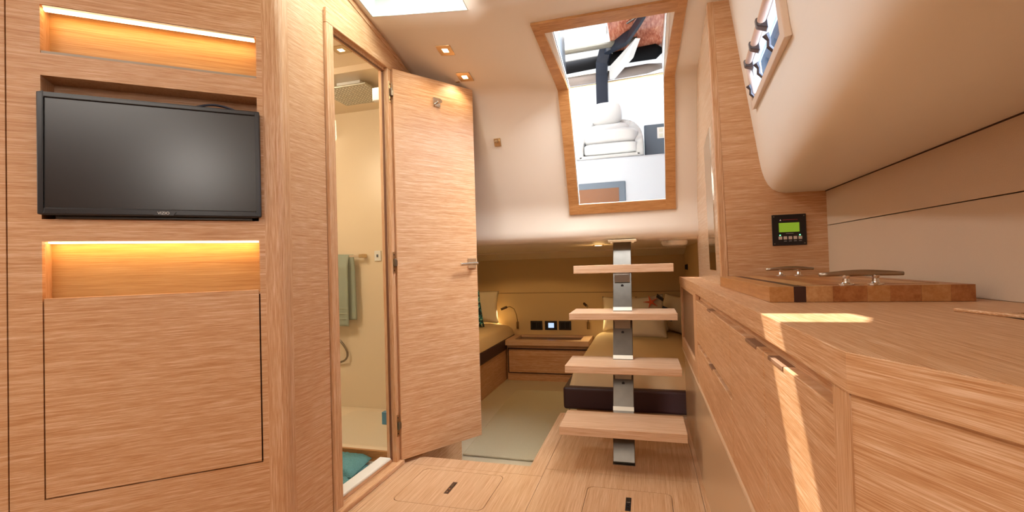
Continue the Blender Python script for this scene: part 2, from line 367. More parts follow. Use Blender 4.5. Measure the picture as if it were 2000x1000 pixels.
m = M(); O(m, -1.7, -.70, 0, CT, -.03, -.021); m.build('door_gap', DARKG, mc)
m = M(); O(m, -.043, -.0, 0, CT, T, .0004); m.build('corner_strip', WV, mc)
m = M(); O(m, -.632, -.066, 1.8205, 1.8265, -.022, -.008); m.build('led_strip', LEDM, mc)
m = M(); O(m, -.632, -.066, 1.8265, 1.8325, -.026, -.003); m.build('led_channel', BRASS, mc)
m = M(); O(m, -.632, -.066, 1.107, 1.1115, -.045, -.025); m.build('led_strip', LEDM, mc)
# rounded corner post
m = M(); c0 = P0+D*-.001; c1 = Vector((XB, 1.44, 0)); pts = []
for q in range(9):
    u = q/8; a = P0+D*(-.03*(1-u)**2); b = Vector((XB, P0.y+.055*u*u, 0)); pts.append(a*(1-u)+b*u)
pts = [P0]+[Vector((XB+.006, 1.386, 0)), Vector((XB+.008, 1.396, 0)), Vector((XB+.006, 1.41, 0)), Vector((XB+.0015, 1.425, 0)), Vector((XB, 1.44, 0)), Vector((XB-.03, 1.44, 0)), P0+N*-.02]
m.prism(pts, (0, 0, CT)); m.build('corner_post', WV, mc, smooth=False)
# warm lamps inside the niches (the led strips' own light)
def ledlamp(s, z, dpt, e, to, L):
    p = P0+D*s+Z*z+N*dpt; o = area('niche_led_light', p, to, L, .008, e, (1, .52, .10)); 
    o.matrix_world = Matrix.Translation(p) @ frame_mat((0, 0, 0), D, (Vector(to).normalized()).cross(D)).to_3x3().to_4x4(); 
    # make -Z the shining direction
    zc = -Vector(to).normalized(); yc = zc.cross(D); o.matrix_world = Matrix(((D.x, yc.x, zc.x, p.x), (D.y, yc.y, zc.y, p.y), (D.z, yc.z, zc.z, p.z), (0, 0, 0, 1)))
ledlamp(-.35, 1.8195, -.015, .35, -Z-N*.6, .56); ledlamp(-.35, 1.106, -.033, .42, -Z-N*.45, .56)

# television
tv = thing('television', 'black flat screen television set into the middle niche', 'television', P0+D*-.345+Z*1.19+N*.03)
m = M(); O(m, -.636, -.052, 1.191, 1.557, -.012, .022); m.build('casing', BLACKM, tv, bevel=.006, seg=3)
m = M()
O(m, -.636, -.622, 1.191, 1.557, .022, .031); O(m, -.066, -.052, 1.191, 1.557, .022, .031); O(m, -.622, -.066, 1.541, 1.557, .022, .031); O(m, -.622, -.066, 1.191, 1.211, .022, .031)
m.build('bezel', BLACK, tv, bevel=.003)
m = M(); O(m, -.622, -.066, 1.211, 1.541, .022, .026); m.build('screen', SCREEN, tv)
m = M(); O(m, -.60, -.08, 1.18, 1.192, -.06, .012); m.build('niche_shade_bar', BLACK, tv, bevel=.002)  # black bar standing in for the shadow at the niche foot
m = M(); O(m, -.50, -.20, 1.25, 1.48, -.085, -.012); m.build('wall_bracket', BLACKM, tv)
m = M(); m.prism([P0+D*s+Z*z+N*.031 for s, z in ((-.362, 1.203), (-.354, 1.192), (-.302, 1.192), (-.294, 1.203))], N*.003); o = m.build('logo_plate', BLACK, tv)
text_part('logo_lettering', 'VIZIO', .0125, plain('silver print', (.6, .58, .55), .4), frame_mat(P0+D*-.328+Z*1.1985+N*.0345, D, Z), o)
m = M(); m.tube([P0+D*(-.25+.13*q/12)+Z*(1.558+.016*math.sin(math.pi*q/12))+N*.002 for q in range(13)], .004); m.build('cable', plain('navy cable', (.01, .012, .03), .4), tv, smooth=True)

# ---- door leaf
H = Vector((-1.225, 2.155, 0)); F = Vector((-.942, 2.573, 0)); T_ = (F-H).normalized(); W_ = (F-H).length; NN = Vector((T_.y, -T_.x, 0))  # faces the saloon
dl = thing('door_1', 'open oak bathroom door swung against the aft wall', None, (H.x, H.y, .02), kind='structure')
def DO(m, s0, s1, z0, z1, d0, d1): return m.obox(H, T_, Z, NN, (s0, s1), (z0, z1), (d0, d1))
m = M(); DO(m, 0, W_, .022, 2.035, -.035, 0); m.build('leaf', WH, dl, bevel=.0015)
m = M(); DO(m, -.0006, .0, .022, 2.035, -.035, -.001); m.build('edge_band', WV, dl)
for hz in (1.91, 1.03, .20):
    m = M(); m.box(XB+.012, XB+.0145, 2.132, 2.152, hz-.055, hz+.055); DO(m, -.003, -.0006, hz-.055, hz+.055, -.028, -.010)
    h = m.build('hinge', BRASS, dl, bevel=.001)
    m = M(); m.box(XB+.0145, XB+.026, 2.135, 2.160, hz-.017, hz+.013); m.tube([(XB+.022, 2.141, hz-.02), (XB+.022, 2.141, hz+.02)], .006); m.build('knuckle', STEEL, h, bevel=.001)
    m = M(); 
    for dz in (-.04, .04): m.tube([(XB+.0145, 2.142, hz+dz), (XB+.016, 2.142, hz+dz)], .0035, 8)
    m.build('screws', BLACKM, h)
hk = M(); DO(hk, .235, .28, 1.885, 1.935, 0, .006); hk = hk.build('coat_hook', CHROME, dl, bevel=.001)
m = M(); m.tube([H+T_*.258+Z*1.905+NN*.006, H+T_*.258+Z*1.907+NN*.035], .007); m.tube([H+T_*.258+Z*1.907+NN*.035, H+T_*.258+Z*1.908+NN*.04], .013); m.build('peg', CHROME, hk, smooth=False, bevel=.001)
m = M(); DO(m, .437, .492, .988, 1.046, 0, .008); hp = m.build('handle_plate', CHROME, dl, bevel=.001)
m = M(); q = H+T_*.468+Z*1.016; m.tube([q+NN*.008, q+NN*.045], .009, 16); m.tube([q+NN*.045+T_*.008, q+NN*.047-T_*.11-Z*.004], .0085, 16); m.build('lever', CHROME, hp, bevel=.001)

# ================================================================== BATHROOM
BYB = 2.85
struct(M().box(-2.7, XB-.03, 1.47, 2.15, -.02, .004).build('floor_bathroom', plain('pale bathroom floor', (.72, .66, .50), .3)))
struct(M().box(-2.7, XB-.03, BYB, BYB+.02, LOW, 2.25).build('wall_bathroom_aft', BATHM), 'cream shower back wall')
struct(M().box(-2.72, -2.70, 1.35, BYB, 0, 2.25).build('wall_bathroom_outer', BATHM))
struct(M().box(-2.7, XB-.03, 1.45, 1.47, 0, 2.25).build('wall_bathroom_forward', BATHM))
bc = struct(M().box(-2.7, XB-.03, 1.35, 2.27, 2.14, 2.16).box(-2.7, XB-.03, 2.26, BYB, 2.105, 2.145).build('ceiling_bathroom', BATHM))
struct(M().box(XB-.034, XB-.0301, 2.17, BYB, 0, 2.14).build('wall_bathroom_inner', BATHM))
st = thing('shower_tray', 'cream moulded shower tray behind a wooden sill', 'shower tray', (-1.9, 2.5, 0))
M().box(-2.69, XB-.04, 2.165, BYB-.001, -.0, .045).box(-2.69, XB-.04, 2.165, 2.20, .045, .058).build('basin', BATHM, st, bevel=.012, seg=3)
M().box(-2.69, XB-.04, 2.150, 2.166, -.02, .060).build('wooden_sill', WDX, st, bevel=.003)
gp = thing('shower_screen', 'clear glass shower screen with white clamps', 'shower screen', (-1.45, 2.18, .07))
M().box(-2.1, XB-.045, 2.178, 2.186, .07, 1.96).build('pane', GLASSG, gp)
M().box(-1.355, -1.29, 2.165, 2.199, 1.885, 1.955).build('top_clamp', WHITE, gp, bevel=.005)
M().box(-1.345, -1.29, 2.168, 2.196, .19, .255).build('bottom_clamp', plain('blue plastic clamp', (.12, .27, .36), .25), gp, bevel=.003)
tb = thing('towel_bar', 'chrome towel bar on the shower back wall', 'towel bar', (-2.0, BYB, 1.09))
M().box(-2.5, -1.86, BYB-.062, BYB-.052, 1.085, 1.10).build('bar', CHROME, tb, bevel=.002)
M().box(-1.878, -1.853, BYB-.064, BYB-.0005, 1.079, 1.106).build('bracket', BRASS, tb, bevel=.002); M().box(-2.51, -2.485, BYB-.064, BYB-.0005, 1.079, 1.106).build('bracket', BRASS, tb, bevel=.002)
# towel: front and rear fall over the bar
tw = thing('towel', 'sage green bath towel hanging from the chrome bar', 'towel', (-2.1, BYB-.057, 1.1))
def fall(x0, x1, zb, yo, ph, skew):
    def f(u, v):
        x = lerp(x0, x1, u); z = lerp(1.108, zb, v)
        y = BYB-.057+yo*(min(1, v*6)) + .006*math.sin(u*9+ph)*v + .004*math.sin(u*23+ph*2)*v
        if v == 0: y = BYB-.057
        return (x+skew*v, y, z+.004*math.sin(u*5))
    return f
M().grid(fall(-2.28, -1.955, .62, -.022, .4, .0), 26, 30).build('front_fall', TOWEL, tw, smooth=True, solid=.010)
M().grid(fall(-2.23, -1.925, .66, .012, 2.0, .012), 26, 30).build('rear_fall', plain('even sage towelling', (.36, .42, .34), .95, bump=.9, bs=350), tw, smooth=True, solid=.010)  # same base colour as the front fall, without mottling
for i, zz in enumerate((.70, .735, .665)):
    M().grid(lambda u, v: (lerp(-2.28, -1.956, u), BYB-.057-.030-.001+.006*math.sin(u*9+.4)*.85, zz+.006*v), 26, 1).build('woven_band', plain('towel band', (.42, .47, .38), .8), tw, solid=.003)
sh = thing('rain_shower', 'large square perforated rain shower head under the ceiling', 'shower head', (-1.62, 2.52, 2.09))
M().box(-1.80, -1.48, 2.30, 2.58, 2.045, 2.057).build('plate', plain('perforated chrome', (.42, .40, .33), .35, .6), sh, bevel=.004)
m = M()
for i in range(15):
    for j in range(12): m.box(-1.785+i*.0207, -1.777+i*.0207, 2.315+j*.0215, 2.322+j*.0215, 2.0425, 2.045)
nz = m.build('nozzles', plain('nozzle rubber', (.75, .74, .66), .5), sh); nz['kind'] = 'stuff'
M().box(-1.72, -1.56, 2.37, 2.51, 2.057, 2.105).build('ceiling_mount', WHITE, sh, bevel=.004)
hs = M().tube([(-2.24, 2.83, .56), (-2.12, 2.825, .545), (-2.06, 2.82, .51), (-2.01, 2.82, .45), (-2.0, 2.82, .40), (-2.03, 2.82, .365), (-2.10, 2.83, .35), (-2.2, 2.83, .36)], .008).build('shower_hose', STEEL, smooth=True, sub=1)
tag(hs, 'looped grey metal shower hose below the towel', 'hose')
sw = thing('wall_switch', 'white bathroom switch plate beside the door jamb', 'switch', (-1.60, 2.84, 1.07))
M().box(-1.79, -1.74, BYB-.010, BYB-.0005, 1.055, 1.125).build('plate', WHITE, sw, bevel=.003)
M().box(-1.772, -1.758, BYB-.014, BYB-.010, 1.08, 1.10).build('rocker', GREYB, sw, bevel=.002)
sw.location = (-1.765, BYB, 1.09); d_ = Vector((-1.765, BYB, 1.09))-Vector((-1.60, 2.84, 1.07))
for c in sw.children: c.data.transform(Matrix.Translation(-d_))
# soap dispenser on the far left of the glimpse
sd = M().tube([(-2.12, 2.83, 1.50), (-2.12, 2.83, 1.62), (-2.118, 2.81, 1.66), (-2.11, 2.80, 1.69)], [.018, .018, .012, .01]).build('hand_shower', WHITE, smooth=True)
tag(sd, 'white hand shower clipped high on the shower wall', 'hand shower')
# bath mat, folded
def matf(x0, x1, y0, y1, z0, h, slope):
    def f(u, v):
        e = min(1, min(u, 1-u)*14)*min(1, min(v, 1-v)*14); e = max(0, e)**.5
        return (lerp(x0, x1, u)+slope*v*0.1, lerp(y0, y1, v), z0+h*e+(.006*(random.random()-.5) if 0 < u < 1 and 0 < v < 1 else 0))
    return f
bm_ = thing('bath_mat', 'folded teal tufted bath mat on the bathroom floor', 'bath mat', (-1.55, 1.95, .005))
M().grid(matf(-2.0, -1.335, 1.50, 2.10, .005, .022, -.3), 70, 60).build('lower_fold', MAT, bm_, smooth=True)
M().grid(matf(-2.0, -1.36, 1.92, 2.140, .025, .026, -.3), 70, 24).build('upper_fold', MAT, bm_, smooth=True)

# ================================================================== lights fittings
def downlight(loc, nrm, label, group, e=3.0, col=(1, .78, .50)):
    t = thing('ceiling_light', label, 'ceiling light', loc, group)
    n = Vector(nrm).normalized(); a = Vector((1, 0, 0)); a = (a-n*a.dot(n)).normalized(); b = n.cross(a); q = Vector(loc)
    m = M(); h = .040
    for r0 in (((-h, h), (-h, -.015)), ((-h, h), (.015, h)), ((-h, -.015), (-.015, .015)), ((.015, h), (-.015, .015))): m.obox(q, a, b, n, r0[0], r0[1], (-.001, .005))
    m.build('bezel', BRASS, t, bevel=.0012)
    m = M(); m.obox(q, a, b, n, (-.015, .015), (-.015, .015), (-.001, .003)); m.build('diffuser', LAMPM, t)
    l = bpy.data.lights.new('downlight_glow', 'SPOT'); l.energy = e; l.color = col; l.spot_size = 2.6; l.spot_blend = .6; l.shadow_soft_size = .02
    o = bpy.data.objects.new('downlight_glow', l); COL.objects.link(o); o.location = q+n*.02; o.rotation_euler = n.to_track_quat('-Z', 'Y').to_euler()
nc = (-.11, -.22, -1)
downlight((-.957, 2.227, ctop(-.957, 2.227)-.001), nc, 'square brass ceiling downlight further from the open door', 'square brass downlights', 2.2)
downlight((-.939, 2.449, ctop(-.939, 2.449)-.001), nc, 'square brass ceiling downlight just above the open door top', 'square brass downlights', 2.2)
downlight((-1.475, 2.075, 2.139), (0, 0, -1), 'square brass downlight in the bathroom ceiling', 'square brass downlights', 9, (1, .85, .6))
area('bathroom_fill_light', (-2.3, 1.55, 1.9), (.4, .6, -.6), .4, .4, 12, (1, .86, .64))  # warm lamp added to brighten the bathroom; no window is modelled
# hook on bulkhead
hb = thing('coat_hook', 'bronze square coat hook on the cream aft wall', 'coat hook', (-.85, 2.70, 1.79))
def bulk_y(z):
    for (ya, za), (yb, zb) in zip(PR, PR[1:]):
        if za <= z <= zb: return lerp(ya, yb, (z-za)/(zb-za))
    return 2.9
yb_ = bulk_y(1.75); hb.location = (-.84, yb_, 1.75); WM[hb.name] = Matrix.Translation((-.84, yb_, 1.75))
sl = Vector((0, -.178, .405)).normalized(); nn = Vector((0, -sl.z, sl.y))
q = Vector((-.84, yb_, 1.75)); ax = Vector((1, 0, 0))
M().obox(q, ax, sl, nn, (-.021, .021), (-.024, .024), (0, .005)).build('plate', BRASS, hb, bevel=.001)
M().tube([q+nn*.005+sl*.004, q+nn*.028+sl*.006], .006).tube([q+nn*.028+sl*.006, q+nn*.032+sl*.014], .009).build('peg', BRASS, hb)
tag(M().obox((-1.0, 2.49, ctop(-1.0, 2.49)-.001), (1, 0, 0), (0, 1, -.22), (0, .2, 1), (-.012, .012), (-.006, .006), (-.004, 0)).build('door_catch', BRASS, bevel=.001), 'tiny brass catch on the ceiling above the open door', 'door catch')

# ================================================================== STAIRS
sr = thing('companionway_stairs', 'four floating oak treads on a single brushed steel post', 'stairs', (-.134, 2.40, 0))
yst = lambda z: 2.40+.50*z
dv = Vector((0, .5, 1)).normalized(); nv = Vector((0, -1, .5)).normalized(); q0 = Vector((-.134, 2.40, 0))
M().obox(q0, ax, dv, nv, (-.053, .053), (.004, 1.25), (-.022, 0)).build('post', plain('brushed stainless post', (.15, .135, .115), .32, 1, var=.2, bs=20), sr, bevel=.002)
M().box(-.187, -.081, 2.374, 2.41, .0003, .003).build('foot_plate', STEEL, sr)
M().box(-.215, -.045, 2.90, 2.975, 1.118, 1.1345).build('top_plate', BRASS, sr, bevel=.002)
for x_ in (-.20, -.075): M().box(x_, x_+.015, 2.895, 2.91, 1.112, 1.1185).build('top_bolt', BRASS, sr)
tops = ((2.233, .221, .041, .258), (2.446, .465, .038, .27), (2.64, .717, .037, .28), (2.862, .983, .048, .25))
for y, z, th, dp in tops:
    o = M().box(-.424, .157, y, y+dp, z-th, z).build('tread', WX, sr, bevel=.0025)
    ys = yst(z-th)
    b = M().box(-.178, -.09, y+.03, ys-.012, z-th-.010, z-th).box(-.178, -.09, ys-.034, ys-.012, z-th-.055, z-th-.01).build('bracket', STEEL, sr, bevel=.002)
    M().tube([(-.134, ys-.04, z-th-.075), (-.134, ys-.015, z-th-.075)], .008).build('bolt', BLACKM, b)
    if z < .9: M().obox(q0, ax, dv, nv, (-.053, .053), ((z+.003)*1.118, (z+.022)*1.118), (0.0, .003)).build('reflector_strip', plain('pale polished strip', (.85, .85, .75), .2), sr)

# ================================================================== GALLEY
gx = .218
wt = thing('worktop', 'oak galley worktop with clipped corner', 'worktop', (.45, 1.9, .89))
m = M()
def wp(pts): m.prism([(x, y, .843) for x, y in pts], (0, 0, .047))
wp([(gx, 3.34), (gx, .62), (.288, .477), (.57, -.0), (.57, 3.34)]); wp([(.57, 3.34), (.57, 1.04), (.70, 1.04), (.70, 2.13), (.70, 3.34)]); wp([(.57, .70), (.57, 0.0), (.70, 0.0), (.70, .70)]); wp([(.70, 0.0), (.76, 0.0), (.757, 1.2), (.70, 2.13)])
m.build('top', WY, wt)
m = M(); m.prism([(gx-.0015, 3.34, .843), (gx-.0015, .6196, .843), (.2868, .4762, .843), (.5687, -.001, .843), (.572, .0, .843), (.29, .48, .843), (.2215, .622, .843), (.2215, 3.34, .843)], (0, 0, .0465)); m.build('edge_band', WH, wt, bevel=.001)
M().box(.571, .699, .701, 1.039, .72, .725).box(.566, .571, .70, 1.04, .72, .888).box(.699, .704, .70, 1.04, .72, .888).box(.571, .699, 1.039, 1.044, .72, .888).box(.571, .699, .696, .701, .72, .888).build('sink_recess', LEATHER, wt)
M().obox((.546, 1.063, .89), (.23, -.97, 0), (.97, .23, 0), (0, 0, 1), (0, .42), (0, .016), (0, .007)).build('fiddle_rail', WY, wt, bevel=.003)
bc_ = thing('base_cabinet', 'oak galley base cabinet with drawers and doors under the worktop', 'cabinet', (.45, 1.9, 0))
zb_, zt_ = .425, .815
m = M().box(gx+.022, .60, .66, 3.30, .43, .84)
m.build('carcass', WH, bc_)
def front(y0, y1, z0, z1, name, notch=None):
    m = M().box(gx+.003, gx+.022, y0, y1, z0, z1); o = m.build(name, WH, bc_, bevel=.0018)
    if notch: M().box(gx+.0015, gx+.0222, notch[0], notch[1], z1-.007, z1+.0006).build('finger_notch', plain('dark oak notch', (.26, .13, .065), .6), o, bevel=.001)
    return o
front(1.440, 2.33, .622, .812, 'drawer', (1.83, 1.92)); front(1.440, 2.33, zb_, .603, 'drawer', (1.83, 1.92))
front(1.045, 1.436, zb_, .812, 'door', (1.10, 1.21)); front(.676, 1.041, zb_, .812, 'door', (.90, 1.0))
M().box(gx+.001, gx+.02, .622, .672, zb_, .843).build('corner_stile', WV, bc_)
M().box(gx+.001, gx+.02, 2.335, 2.45, zb_, .843).box(gx+.001, gx+.02, 3.24, 3.31, zb_, .843).box(gx+.001, gx+.02, 2.45, 3.24, zb_, .50).box(gx+.001, gx+.02, 2.45, 3.24, .825, .843).build('shelf_surround', WV, bc_, bevel=.002)
M().box(gx+.012, gx+.0225, 2.45, 3.24, .50, .825).build('shelf_shutter', wood('brown tambour', (20, 400, 20), dark=(.14, .06, .03), mid=(.26, .13, .07), light=(.34, .19, .1)), bc_)
M().box(gx, .22+.01, .62, 3.13, .0, .423).build('plinth', plain('satin caramel plinth', (.60, .42, .26), .25, bump=.03, bs=10), bc_)
M().box(gx-.002, gx+.004, .62, 3.31, .417, .425).build('lower_lip', plain('pale edging', (.70, .50, .32), .35), bc_)
# clipped end face
m = M(); m.prism([(gx+.003, .622, 0), (.291, .482, 0), (.573, .005, 0), (.60, .02, 0), (.31, .50, 0), (gx+.025, .64, 0)], (0, 0, .842)); m.build('end_panel', WH, bc_)
# hull lining
def hx(y): return .70+.055*min(1, max(0, (2.13-y)/.93))
def uz(y): return 1.26+.024*(2.13-max(y, -.3))
ys = [2.145, 1.9, 1.6, 1.3, 1.2, .8, .2, -2.6]
m = M()
for z0, z1 in ((.891, 1.1195), (1.1225, None)):
    for a, b in zip(ys, ys[1:]):
        f = lambda y: z1 if z1 else uz(y)+.003
        m.hexa([(hx(a), a, z0), (hx(b), b, z0), (hx(b)+.02, b, z0), (hx(a)+.02, a, z0), (hx(a), a, f(a)), (hx(b), b, f(b)), (hx(b)+.02, b, f(b)), (hx(a)+.02, a, f(a))])
wr = struct(m.build('wall_right', HULLM), 'beige vinyl covered hull lining above the worktop')
m = M()
for a, b in zip(ys, ys[1:]): m.poly([(hx(a)+.012, a, 0), (hx(b)+.012, b, 0), (hx(b)+.012, b, 1.3), (hx(a)+.012, a, 1.3)])
m.build('seam_backing', DARKG, wr)
M().tube([(hx(y)-.001, y, uz(y)-.0015) for y in ys if y > 0], .0022, 6).build('top_seam', DARKG, wr)
# overhang
def sx_(y): return -.133*(2.13-max(y, -.3))
prof2 = [(.4603, 1.44), (.4665, 1.395), (.4735, 1.355), (.482, 1.325), (.494, 1.298), (.510, 1.278), (.530, 1.266), (.56, 1.26)]
m = M(); yy = [2.13, 1.9, 1.6, 1.3, 1.0, .6, .2, -.3, -2.6]
for a, b in zip(yy, yy[1:]):
    for p, r in zip(prof2, prof2[1:]):
        dz = lambda y: uz(y)-1.26
        m.poly([(p[0]+sx_(a), a, p[1]+dz(a)), (p[0]+sx_(b), b, p[1]+dz(b)), (r[0]+sx_(b), b, r[1]+dz(b)), (r[0]+sx_(a), a, r[1]+dz(a))])
    m.poly([(.56+sx_(a), a, uz(a)), (.56+sx_(b), b, uz(b)), (hx(b)+.01, b, uz(b)), (hx(a)+.01, a, uz(a))])
# planar face with window hole
def fp(y, z, off=0):  # point on the face plane; off = distance out towards the room
    x = .473-(z-1.345)*.134-.133*(2.13-y)
    v = Vector((x, y, z)); return v+FN*off
FN = Vector((-1, .133, -.134)).normalized()
Wc = [(1.921, 1.555), (1.14, 1.482), (1.11, 1.640), (1.868, 1.715)]
wi = [(1.875, 1.572), (1.185, 1.507), (1.155, 1.620), (1.828, 1.692)]
outer = [(2.13, 1.44), (-.3, 1.44+.024*2.43), (-.3, 2.40), (2.13, 2.40)]
inn = [fp(*c) for c in wi]; out = [Vector(fp(*c)) for c in outer]
out[1] = Vector((.4603-.133*2.43, -.3, 1.44+.024*2.43))
for i in range(4): m.poly([out[i], out[(i+1) % 4], inn[(i+1) % 4], inn[i]])
m.poly([(out[1].x, -.3, out[1].z), (out[1].x, -2.6, out[1].z), (out[2].x, -2.6, 2.40), (out[2].x, -.3, 2.40)])
ov = struct(m.build('wall_coachroof_side', CREAMW, smooth=False), 'cream coachroof side with rounded lower edge above the galley')
for p in ov.data.polygons: p.use_smooth = True
ov.data.set_sharp_from_angle(angle=math.radians(50)) if hasattr(ov.data, 'set_sharp_from_angle') else None
# window on coachroof side
wn = thing('window_3', 'small framed portlight with roller blind in the coachroof side', None, fp(1.5, 1.6), kind='structure')
def ring(o_, i_, d0, d1, name, mat, bev=.003):
    m = M()
    for k in range(4):
        a, b = o_[k], o_[(k+1) % 4]; c, d = i_[(k+1) % 4], i_[k]
        m.hexa([fp(*a, d0), fp(*b, d0), fp(*c, d0), fp(*d, d0), fp(*a, d1), fp(*b, d1), fp(*c, d1), fp(*d, d1)])
    return m.build(name, mat, wn, bevel=bev)
ring(Wc, wi, -.002, .014, 'frame', plain('beige window frame', (.76, .61, .48), .4))
wi2 = [(1.855, 1.580), (1.20, 1.517), (1.17, 1.610), (1.81, 1.683)]
ring(wi, wi2, -.028, .001, 'inner_frame', WHITE)
m = M(); m.hexa([fp(*c, -.024) for c in wi2]+[fp(*c, -.020) for c in wi2]); m.build('pane', glassy('tinted portlight glass', (.60, .68, .80), .12), wn)
# roller blind along the upper edge
a = fp(1.815, 1.69, .012); b = fp(1.17, 1.617, .012)
m = M(); m.tube([a, b], .011, 14); m.build('blind_roll', plain('peach blind fabric', (.70, .48, .36), .6), wn, smooth=True)
a2 = fp(1.85, 1.59, .008); m = M(); m.tube([fp(1.82, 1.685, .01), a2], .009, 12); m.build('side_roll', plain('peach blind tube', (.74, .55, .45), .5), wn, smooth=True)
BR = plain('dark brown bracket', (.06, .045, .045), .3)
for yb in (1.80, 1.60, 1.40):
    zb = 1.617+(yb-1.17)*.1132
    m = M(); m.hexa([fp(yb-.02, zb-.03, .0), fp(yb+.02, zb-.026, .0), fp(yb+.02, zb+.012, .0), fp(yb-.02, zb+.008, .0), fp(yb-.014, zb-.014, .026), fp(yb+.014, zb-.012, .026), fp(yb+.012, zb+.012, .026), fp(yb-.012, zb+.008, .026)])
    m.build('blind_bracket', BR, wn, bevel=.003)
for yl in (1.84, 1.57, 1.32):
    zl = 1.517+(yl-1.20)*.096
    m = M(); m.tube([fp(yl+.005, zl-.008, .004), fp(yl, zl+.012, .018), fp(yl-.004, zl+.026, .016), fp(yl-.01, zl+.040, .022)], [.005, .006, .005, .009], 8); m.build('latch', BR, wn)

# aft right wooden panel (transverse) and wall beside companionway
yp = 2.13
pp = [(.336, .85), (.72, .85), (.70, 1.262), (.565, 1.262), (.532, 1.268), (.512, 1.281), (.497, 1.300), (.485, 1.327), (.476, 1.356), (.4685, 1.396), (.462, 1.442), (.395, 1.935), (.388, 2.0), (.378, 2.06), (.372, 2.12), (.314, 2.12)]
wa = thing('wall_aft_right', 'oak partition at the end of the galley worktop', None, (.5, yp, .89), kind='structure')
M().prism([(x, yp, z) for x, z in pp], (0, .025, 0)).build('panel', WH, wa)
M().prism([(.306, yp-.001, .85), (.336, yp-.001, .85), (.3155, yp-.001, 2.10), (.2905, yp-.001, 2.10)], (0, .027, 0)).build('edge_strip', WV, wa, bevel=.003)
M().box(.31, .50, 2.1565, 2.20, 1.95, 2.35).build('light_leak_block', CREAM, wa)  # unseen block added to stop light leaking in above the panel
wc = thing('wall_right_aft', 'polished oak wall strip with tall mirror beside the companionway', None, (.30, 2.5, .89), kind='structure')
m = M(); lx = lambda z: lerp(.307, .291, (z-.85)/1.22)
m.hexa([(lx(.8905), 2.155, .8905), (lx(.8905)+.02, 2.155, .8905), (lx(.8905)+.02, 2.99, .8905), (lx(.8905), 2.99, .8905), (lx(2.1), 2.155, 2.1), (lx(2.1)+.02, 2.155, 2.1), (lx(2.1)+.02, 2.95, 2.1), (lx(2.1), 2.95, 2.1)])
WG = wood('glossy oak', (5, 5, 330), dark=(.5, .30, .17), mid=(.62, .42, .27), light=(.74, .56, .42), rough=.16)
m.build('panel', WG, wc)
m = M(); m.hexa([(lx(.95)-.003, 2.25, .95), (lx(.95), 2.25, .95), (lx(.95), 2.46, .95), (lx(.95)-.003, 2.46, .95), (lx(1.57)-.003, 2.25, 1.59), (lx(1.57), 2.25, 1.59), (lx(1.57), 2.46, 1.55), (lx(1.57)-.003, 2.46, 1.55)])
m.build('mirror', plain('mirror glass', (.7, .72, .70), .03, 1), wc)

# cover board with cleats
bd = thing('chopping_board', 'thick laminated hardwood board lying over the hob', 'chopping board', (.49, 1.66, .89))
BX0, BX1, BY0, BY1, BZ0, BZ1 = .290, .700, 1.275, 2.06, .8905, .928
cols = {'dark': plain('wenge strip', (.045, .016, .012), .35), 'a': wood('maple strip', (60, 6, 60), dark=(.44, .20, .07), mid=(.54, .28, .11), light=(.62, .36, .17), rough=.35),
        'b': wood('cherry strip', (60, 6, 60), dark=(.30, .10, .028), mid=(.39, .15, .045), light=(.46, .20, .07), rough=.35), 'c': wood('beech strip', (60, 6, 60), dark=(.40, .17, .05), mid=(.48, .22, .07), light=(.55, .28, .11), rough=.35)}
seg = [(.290, .343, 'c'), (.343, .369, 'dark'), (.369, .425, 'a'), (.425, .495, 'b'), (.495, .54, 'c'), (.54, .60, 'b'), (.60, .655, 'c'), (.655, .700, 'b')]
for a, b, k in seg: M().box(a, b, BY0, BY1, BZ0, BZ1).build('strip', cols[k], bd, bevel=.0008)
M().box(.36, .66, 1.335, 1.338, BZ1-.0004, BZ1+.0006).box(.66, .663, 1.335, 1.98, BZ1-.0004, BZ1+.0006).build('juice_groove', plain('groove', (.20, .08, .03), .6), bd)
def cleat(cx, cy, L, label, rot=0):
    z = BZ1; c_ = thing  # cleat: two feet and a crossbar
    o = M().tube([(cx-L/2, cy, z+.026)]+[(cx+L*(k/10-.5), cy, z+.026+.003*math.sin(math.pi*k/10)) for k in range(1, 10)]+[(cx+L/2, cy, z+.026)], [.0045, .0055, .0062, .007, .0078, .008, .0078, .007, .0062, .0055, .0045], 14)  .build('cleat_handle', plain('worn nickel', (.46, .41, .34), .28, 1), bd, smooth=True)
    for dx in (-.030, .030):
        m = M(); m.prism([(cx+dx+.017*math.cos(k*math.pi/6), cy+.012*math.sin(k*math.pi/6), z) for k in range(12)], (0, 0, .004))
        m.tube([(cx+dx, cy, z+.003), (cx+dx, cy, z+.007), (cx+dx, cy, z+.016), (cx+dx, cy, z+.024)], [.011, .0075, .0065, .009], 14)
        m.build('foot', CHROME, o, bevel=.0008)
cleat(.492, 1.30, .172, ''); cleat(.522, 1.985, .16, '')

# engine / battery monitor panel on partition
cp = thing('battery_monitor', 'small black monitor panel with green display on the oak partition', 'monitor', (.560, yp, 1.11))
pr = lambda u, v: (lerp(.502, .625, u), yp, lerp(1.047, 1.172, v))
def PB(m, u0, u1, v0, v1, d0, d1):
    a, b = pr(u0, v0), pr(u1, v1); return m.box(a[0], b[0], yp-d1, yp-d0, a[2], b[2])
PB(M(), 0, 1, 0, 1, .0005, .006).build('faceplate', BLACK, cp, bevel=.001)
PB(M(), .2, .8, .43, .73, .006, .0068).build('display', emit('green lcd', (.12, .20, .012), 1.2), cp)
for k in range(5):
    u = .18+k*.145; o = PB(M(), u, u+.105, .19, .29, .006, .0085).build('button', plain('beige rubber', (.62, .5, .42), .5), cp, bevel=.001)
    if k > 0: PB(M(), u+.01, u+.095, .13, .15, .006, .0063).build('button_caption', plain('grey print', (.35, .33, .33), .6), o)
